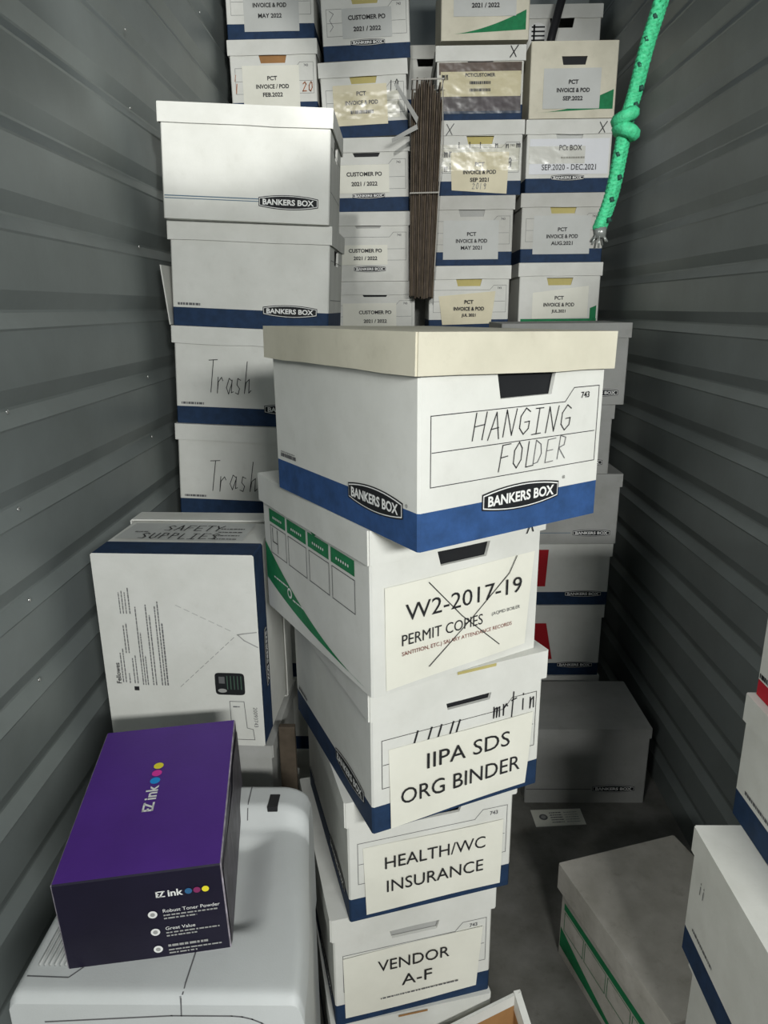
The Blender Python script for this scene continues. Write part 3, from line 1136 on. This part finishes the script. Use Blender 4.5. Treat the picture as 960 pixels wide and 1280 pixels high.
def vtext(t, u, v, h, m, w):
    f.text(t, u, v, h, m, w=w, bold=.02, ang=R(90))


vtext('Fellowes', -.132, -.048, .010, INK, .046)
for (u, v0, v1, th) in ((-.107, -.12, -.055, .0022), (-.101, -.12, -.045, .0022), (-.093, -.122, -.10, .0022), (-.094, -.055, .005, .0022), (-.088, -.055, .01, .0022),
                        (-.096, .03, .075, .002), (-.090, .03, .078, .002), (-.084, .03, .075, .002), (-.077, .03, .085, .0024), (-.083, -.122, -.066, .0022), (-.077, -.122, -.060, .0022),
                        (-.066, -.125, .045, .0022), (-.061, -.125, -.01, .0022), (-.056, -.125, -.06, .0022), (-.045, -.125, .05, .0024), (-.039, -.125, .028, .0024), (-.027, -.125, .047, .0024), (-.021, -.125, .057, .0024), (-.0155, -.125, .012, .003)):
    v = v0
    while v < v1:
        l = random.uniform(.003, .010)
        f.rect(u - .016 - th / 2, v + .052, u - .016 + th / 2, min(v + l, v1) + .052, FAINT, 1)
        v += l + .0012
f.rect(-.102, -.086, -.092, -.077, INK, 1)
# dark printed square with a leaf
sq = [(.095 + .030 * math.copysign(abs(math.cos(a)) ** .25, math.cos(a)), -.066 + .0245 * math.copysign(abs(math.sin(a)) ** .25, math.sin(a))) for a in [2 * math.pi * k / 28 for k in range(28)]]
f.poly(sq, BLACK, 1)
for k in range(5):
    u = .089 + k * .007
    f.rect(u, -.078, u + .002, -.048, mat('dim_green_print', (.06, .11, .08, 1), var=.1), 2)
f.rect(.073, -.065, .085, -.050, FAINT, 2)
f.disc(.079, -.081, .009, PALE, 2, ry=.0045)
f.line([(.092, -.105), (.121, -.105), (.124, -.165), (.136, -.168), (.138, -.192), (.092, -.192)], .0012, FAINT, 1, True)
for (u0, u1) in ((.098, .126),):
    f.dashes(.098, .112, -.118, .0025, FAINT)
f.text('20093743', .143, -.140, .008, FAINT, w=.045, ang=R(-90))
# tuck tab cut and perforations
f.line([(.155, .048), (.128, .044), (.118, .042), (.130, .030), (.156, .016)], .0022, PALE, 1)
for i in range(11):
    t0 = i / 11
    f.line([(.110 - t0 * .12, .036 - t0 * .115), (.110 - (t0 + .055) * .12, .036 - (t0 + .055) * .115)], .0012, PALE, 1)
for i in range(7):
    t0 = i / 7
    f.line([(.104 - t0 * .11, .050 + t0 * .055), (.104 - (t0 + .09) * .11, .050 + (t0 + .09) * .055)], .0010, PALE, 1)
f = b._face(b.pm, 'front')
logo(b.face('right'), .03, .05, w=.13, h=.03)
f = b.paper(-.145, .078, .118, .192, GPAPER, nm='front')
f.off = .0042
f.pen('SUPPLIES', -.098, .078, .0185, .034, INK, w=.003, slant=.1)
f.pen('SAFETY', -.062, .132, .0185, .034, INK, w=.003, slant=.1)
for k in range(4):
    f.dashes(.055, .105, .078 + k * .022, .005, INK)
f.dashes(-.12, -.09, .12, .006, FAINT)
b.patch(-.160, .236, -.02, .246, WHITE, 'lid_fold')
b.finish()

# printer
PX0, PX1, PY0, PY1, PZ = -.516, -.124, .712, 1.115, .742
t = thing('laser_printer', 'pale grey laser printer beneath the purple toner box, lower left', 'printer', ((PX0 + PX1) / 2, (PY0 + PY1) / 2, 0))
pw, pd = (PX1 - PX0), (PY1 - PY0)


def sm(a, b, x):
    x = min(max((x - a) / (b - a), 0), 1)
    return x * x * (3 - 2 * x)


def ptop(u, v):
    z = PZ
    hump = sm(.76, .83, v)
    z += .035 * hump * (1 - .5 * sm(.94, 1, v))
    # paper tray sunk into the deck, deeper to the rear, raised shoulder on the right
    tray = sm(.20, .30, u) * (1 - sm(.70, .86, u)) * sm(.24, .34, v) * (1 - sm(.70, .76, v))
    z -= .018 * tray
    z += .004 * sm(.72, .90, u) * sm(.25, .6, v) * (1 - hump)
    # rounded edges: the right one widens towards the rear
    r = .04 + .10 * sm(.1, .9, v)
    if 1 - u < r:
        q = 1 - (1 - u) / r
        z -= .034 * (1 - math.sqrt(max(0, 1 - q * q)))
    if u < .03:
        q = 1 - u / .03
        z -= .010 * (1 - math.sqrt(max(0, 1 - q * q)))
    if v < .04:
        q = 1 - v / .04
        z -= .012 * (1 - math.sqrt(max(0, 1 - q * q)))
    if v > .94:
        q = (v - .94) / .06
        z -= .03 * (1 - math.sqrt(max(0, 1 - q * q)))
    return z


def pinch(u, v):      # the casing narrows a little at its right rear
    return -.034 * sm(.0, 1.0, v) * u


pm = PM()
NU, NV = 72, 72
us = [i / NU for i in range(NU + 1)]
vs_ = [j / NV for j in range(NV + 1)]
V, F = [], []
for u in us:
    for v in vs_:
        V.append((-pw / 2 + u * pw + pinch(u, v), -pd / 2 + v * pd, ptop(u, v)))
for i in range(NU):
    for j in range(NV):
        a = i * (NV + 1) + j
        F.append((a, a + NV + 1, a + NV + 2, a + 1))
pm.poly(V, F, PLASTIC)
o = pm.build('top_cover', t, smooth=True)
pm = PM()
ringp = [(us[i], 0) for i in range(NU + 1)] + [(1, vs_[j]) for j in range(1, NV + 1)] + [(us[i], 1) for i in range(NU - 1, -1, -1)] + [(0, vs_[j]) for j in range(NV - 1, 0, -1)]
n = len(ringp)
V, F = [], []
for u, v in ringp:
    x, y = -pw / 2 + u * pw + pinch(u, v), -pd / 2 + v * pd
    V += [(x, y, ptop(u, v)), (x, y, .50), (x * .985, y * .985, .49), (x * .985, y * .985, 0)]
for i in range(n):
    a, c = i * 4, ((i + 1) % n) * 4
    for k in range(3):
        F.append((a + k, a + k + 1, c + k + 1, c + k))
F.append(tuple(i * 4 + 3 for i in range(n))[::-1])
pm.poly(V, F, PLASTIC)
pm.build('casing', t)
# front door with curved seam, two paper drawers
pm = PM()
fz = Face(pm, (0, -pd / 2, 0), (1, 0, 0), (0, 0, 1), .0006)
pts = [(-.15, .700), (.02, .712), (.10, .712)] + [(.10 + .07 * math.sin(a), .642 + .07 * math.cos(a)) for a in [k * math.pi / 16 for k in range(1, 9)]] + [(.17, .52)]
fz.line(pts, .0022, FAINT)
fz.line([(.035, .742), (.033, .712)], .0018, FAINT)
pm.build('door_seam', t)
for k, (z0, z1) in enumerate(((.26, .47), (.03, .24))):
    pm = PM()
    pm.box((-pw / 2 + .02, -pd / 2 - .006, z0), (pw / 2 - .02, -pd / 2 + .01, z1), PLASTIC2, .004)
    pm.box((-.07, -pd / 2 - .010, z1 - .06), (.07, -pd / 2 - .004, z1 - .03), DARKP, .003)
    pm.build('paper_drawer', t)
# vent slots on the left of the deck
pm = PM()
for k in range(8):
    x = -pw / 2 + .022 + k * .0072
    pts = []
    for q in range(9):
        y = -pd / 2 + .046 + q * .020
        u, v = (x + pw / 2) / pw, (y + pd / 2) / pd
        pts.append((x, y, ptop(u, v) + .0016))
    pm.tube(pts, .0020, PLASTIC2, n=6)
pm.build('vent_grille', t, smooth=True)
pm = PM()


def deck_line(P, w, m):
    for (x0, y0), (x1, y1) in zip(P[:-1], P[1:]):
        k = 8
        for q in range(k):
            A = (x0 + (x1 - x0) * q / k, y0 + (y1 - y0) * q / k)
            B = (x0 + (x1 - x0) * (q + 1) / k, y0 + (y1 - y0) * (q + 1) / k)
            z = lambda P_: ptop((P_[0] + pw / 2) / pw, (P_[1] + pd / 2) / pd) + .0009
            dx, dy = B[0] - A[0], B[1] - A[1]
            L = math.hypot(dx, dy)
            nx, ny = -dy / L * w / 2, dx / L * w / 2
            pm.face([(A[0] - nx, A[1] - ny, z(A)), (B[0] - nx, B[1] - ny, z(B)), (B[0] + nx, B[1] + ny, z(B)), (A[0] + nx, A[1] + ny, z(A))], m)


deck_line([(-pw / 2 + .012, -pd / 2 + .030), (-pw / 2 + .070, -pd / 2 + .028), (-pw / 2 + .085, -pd / 2 + .045), (-pw / 2 + .085, -pd / 2 + .28)], .0016, FAINT)
pm.build('panel_seam', t)
pm = PM()
deck_line([(.035, -pd / 2 + .006), (.037, -pd / 2 + .12)], .0018, FAINT)
pm.build('panel_seam', t)
pm = PM()
deck_line([(.060, pd / 2 - .085), (.057, pd / 2 - .012)], .0018, FAINT)
pm.build('panel_seam', t)
pm = PM()
pm.box((.094, pd / 2 - .078, PZ + .010), (.112, pd / 2 - .044, PZ + .0362), DARKP, .001)
pm.build('sensor_window', t)

# purple toner box
PW_, PD_, PH_ = .221, .335, .150
t = thing('toner_box', 'purple toner carton with white and coloured dot lettering on the printer', 'box', (-.370, .936, .7455), (.035, -.022, R(8.9)))
pm = PM()
w2, d2 = PW_ / 2, PD_ / 2
bm = bmesh.new()
bmesh.ops.create_cube(bm, size=1)
for v in bm.verts:
    v.co = Vector((v.co.x * PW_, v.co.y * PD_, (v.co.z + .5) * PH_))
bmesh.ops.bevel(bm, geom=bm.edges[:], offset=.002, segments=1, affect='EDGES')
bm.faces.ensure_lookup_table()
bm.verts.index_update()
for f_ in bm.faces:
    m = PURPLE if f_.normal.z > .9 else (DKPURP if f_.calc_area() > .002 else WORN)
    if f_.normal.z > .5 and f_.calc_area() < .002:
        m = DKPURP if abs(f_.normal.x) < .1 else WORN
    pm.face([v.co.copy() for v in f_.verts], m)
bm.free()
f = Face(pm, (0, 0, PH_), (1, 0, 0), (0, 1, 0), .0006)


def ez(f, u, v, s, ang, dots):
    ca, sa = math.cos(ang), math.sin(ang)

    def T(a, b):
        return (u + (a * ca - b * sa) * s, v + (a * sa + b * ca) * s)
    bars = [[(0, 0), (.22, 0), (.22, .9), (0, .9)], [(0, 0), (.75, 0), (.75, .16), (0, .16)], [(0, .37), (.35, .37), (.35, .53), (0, .53)], [(0, .74), (1.05, .74), (1.05, .9), (0, .9)],
            [(.30, 0), (.52, 0), (1.05, .9), (.83, .9)], [(.30, 0), (1.05, 0), (1.05, .16), (.30, .16)]]
    for q in bars:
        f.poly([T(*p) for p in q], WINK, 1)
    c = T(2.25, .48)
    f.text('ink', c[0], c[1], .98 * s, WINK, w=1.75 * s, bold=.025, ang=ang)
    for k, m in enumerate(dots):
        c = T(3.75 + k * .98, .42)
        f.disc(c[0], c[1], .42 * s, m, 1)


ez(f, .002, -.048, .0185, R(90), (CYAN, MAGENTA, YELLOW))
f = Face(pm, (0, -d2, 0), (1, 0, 0), (0, 0, 1), .0006)
ez(f, .020, .108, .0115, 0, (mat('dull_cyan', (.03, .13, .28, 1)), mat('dull_magenta', (.25, .03, .12, 1)), YELLOW))
for k, t0 in enumerate(('Robust Toner Powder', 'Great Value', 'E-Z')):
    v = .084 - k * .031
    f.disc(.012, v - .004, .0062, WINK, 1)
    f.disc(.012, v - .004, .0032, PALE, 2)
    if k < 2:
        f.text(t0, .026, v, .0058, WINK, align='l')
    else:
        f.dashes(.026, .080, v - .002, .004, PALE)
    f.dashes(.026, .098, v - .009, .0025, PALE)
    f.dashes(.026, .070 - k * .003, v - .0145, .0025, PALE)
pm.build('carton', t)
pm = PM()
f = Face(pm, (w2, 0, 0), (0, 1, 0), (0, 0, 1), .0012)
f.poly([(-d2 + .004, .004), (d2 - .004, .004), (d2 - .004, PH_ - .020), (.05, PH_ - .012), (.02, PH_ - .03), (-d2 + .004, PH_ - .014)], mat('grey_purple_flap', (.11, .10, .12, 1), rough=.5, var=.35, scale=25))
f.line([(-d2 + .004, PH_ - .008), (-.02, PH_ - .010), (.0, PH_ - .002)], .0022, WORN, 2)
f.line([(-.06, .01), (-.055, PH_ - .02)], .0016, PALE, 2)
pm.build('side_flap', t)

# dark brown board wedged by the grey box
pm = PM()
pm.box((-.246, 1.285, .545), (-.212, 1.30, .775), BROWNB, .002)
o = pm.build('brown_board')
o.rotation_euler = (0, 0, 0)
tag(o, 'dark brown board wedged beside the grey box behind the printer', 'board')

# ------------------------------------------------------------------ right foreground
b = Box('dusty green-printed storage box on the floor at the lower right', (W, D, .272), (.628, 1.305, 0), R(17), stripe=0, body=DUSTY, lidm=DUSTY, lh=.072, lt=.010, seed=101)
f = b.face('left')
f.rect(-.19, .150, .19, .170, GREEN)
for k in range(4):
    u0 = -.185 + k * .094
    f.line([(u0, .09), (u0 + .086, .09), (u0 + .086, .145), (u0, .145)], .0018, GREEN, 1, True)
for i in range(12):
    t0, t1 = i / 12, (i + 1) / 12
    g0, g1 = .012 + .075 * (1 - t0) ** 1.6, .012 + .075 * (1 - t1) ** 1.6
    f.poly([(-.200 + t0 * .39, .008 + .02 * (1 - t0)), (-.200 + t1 * .39, .008 + .02 * (1 - t1)), (-.200 + t1 * .39, g1), (-.200 + t0 * .39, g0)], GREEN)
b.finish()

GF = 'storage boxes stacked at the right edge'
fx = [(.700, .800, 0, .260, 'lowest box of the right foreground stack, its edge just showing', NAVY),
      (.690, .795, .2605, .259, 'second box up in the right foreground stack, mostly hidden below the others', NAVY)]
b = Box(fx[0][4], (W, D, .2600), (.700, .800, 0), 0, 0, group=GF, seed=110)
b.finish()
b = Box(fx[1][4], (W, D, .2590), (.688, .795, .2605), 0, 0, group=GF, seed=111)
b.finish()
b = Box('white box with blue stripe, lower of the two large boxes at the right edge', (W, D, .2510), (.661, .792, .5200), 0, 0, group=GF, seed=112, lh=.048, lt=.004)
f = b.face('left')
f.dashes(-.175, -.10, .066, .005, FAINT)
f.pen('ii', -.17, .15, .01, .03, FAINT, w=.002)
b.finish()
b = Box('white box with blue stripe, upper of the two large boxes at the right edge', (W, D, .2280), (.735, .829, .7716), 0, 0, group=GF, seed=113, lh=.048, lt=.004)
f = b.face('left')
f.dashes(-.175, -.05, .060, .006, FAINT)
b.finish()
b = Box('white box with red band cut off by the right edge, highest there', (W, D, .255), (.745, .83, 1.0002), 0, 0, group=GF, seed=114, lh=.048, stripe=.028, smat=mat('red_print', (.50, .015, .03, 1), var=.05))
f = b.face('left')
f.dashes(-.20, -.08, .032, .008, INK)
b.finish()

# paper label on the floor
pm = PM()
P = [(.447, 1.912), (.611, 1.924), (.609, 1.999), (.443, 1.991)]
pm.face([(x, y, .0016) for x, y in P], PAPER)
pm.face([(x, y, .0003) for x, y in P][::-1], GPAPER)
for i in range(4):
    a, c = P[i], P[(i + 1) % 4]
    pm.face([(a[0], a[1], .0003), (c[0], c[1], .0003), (c[0], c[1], .0016), (a[0], a[1], .0016)], GPAPER)
f = Face(pm, (.447, 1.912, .0016), (.164, .012, 0), (-.005, .079, 0), .0004)
f.disc(.035, .042, .014, FAINT, 1)
f.disc(.035, .042, .008, PALE, 2)
for k in range(5):
    f.dashes(.058, .098, .014 + k * .011, .004, FAINT)
    f.dashes(.106, .15, .014 + k * .011, .003, PALE)
tag(pm.build('paper_label'), 'small printed white paper lying on the floor before the low grey box', 'paper')

# green rope, hanging from the rolled-up door
t = thing('pull_rope', 'green braided door rope with a knot, hanging at upper right', 'rope', (0, 0, 0))
RYY = .80


def rp(px, z, y=RYY):
    return Vector((px, y, EYE + z))


ctrl = [rp(.330, .62), rp(.295, .42), rp(.262, .290), rp(.250, .245), rp(.242, .205), rp(.236, .180), rp(.232, .150), rp(.226, .110), rp(.216, .078)]
path = []
for i in range(len(ctrl) - 1):
    for k in range(8):
        a = k / 8
        p0, p1, p2, p3 = ctrl[max(i - 1, 0)], ctrl[i], ctrl[i + 1], ctrl[min(i + 2, len(ctrl) - 1)]
        path.append(.5 * ((2 * p1) + (p2 - p0) * a + (2 * p0 - 5 * p1 + 4 * p2 - p3) * a * a + (3 * p1 - p0 - 3 * p2 + p3) * a ** 3))
path.append(ctrl[-1])
dense = []
for i in range(len(path) - 1):
    for k in range(4):
        dense.append(path[i].lerp(path[i + 1], k / 4))
dense.append(path[-1])
for s_ in range(8):
    pm = PM()
    pts = []
    for i, p in enumerate(dense):
        sgn = 1 if s_ % 2 == 0 else -1
        ang = s_ * math.pi / 4 + sgn * i * .42
        rr = .0050 + .0016 * math.sin(i * .84 + s_ * 1.57)
        pts.append(p + Vector((math.cos(ang) * rr, math.sin(ang) * rr, 0)))
    pm.tube(pts, .0027, ROPE, n=6)
    pm.build('strand', t, smooth=True)
for i in range(6, len(dense) - 4, 17):
    pm = PM()
    p = dense[i]
    ang = -1.57 + random.uniform(-.8, .8)
    q = p + Vector((math.cos(ang) * .0074, math.sin(ang) * .0074, 0))
    pm.tube([q, q + Vector((.0012, 0, -.0045))], [.0022, .0028], ROPED, n=6)
    pm.build('dark_fleck', t, smooth=True)
pm = PM()
kc = rp(.2345, .172, RYY - .004)
for (dx, dz, tl, rr_) in ((-.002, .009, .5, .0085), (.0, -.004, -.35, .0088)):
    pts = []
    for k in range(17):
        a = 2 * math.pi * k / 16
        pts.append(kc + Vector((dx + math.cos(a) * .0075, math.sin(a) * .0075, dz + math.cos(a) * .0075 * tl)))
    pm.tube(pts, rr_ * .78, ROPE, n=8, cap=False)
pm.build('knot', t, smooth=True)
pm = PM()
e = rp(.216, .078)
pm.tube([e, e + Vector((.001, 0, -.010))], [.0075, .0062], mat('frayed_grey_end', (.20, .21, .20, 1), rough=.3, metal=.4), n=8)
for k in range(7):
    a = k * .9
    pm.tube([e + Vector((math.cos(a) * .004, math.sin(a) * .004, -.006)), e + Vector((math.cos(a) * .009, math.sin(a) * .008, -.014 - .003 * (k % 3)))], .0012, MATS['frayed_grey_end'], n=5)
pm.build('frayed_end', t, smooth=True)
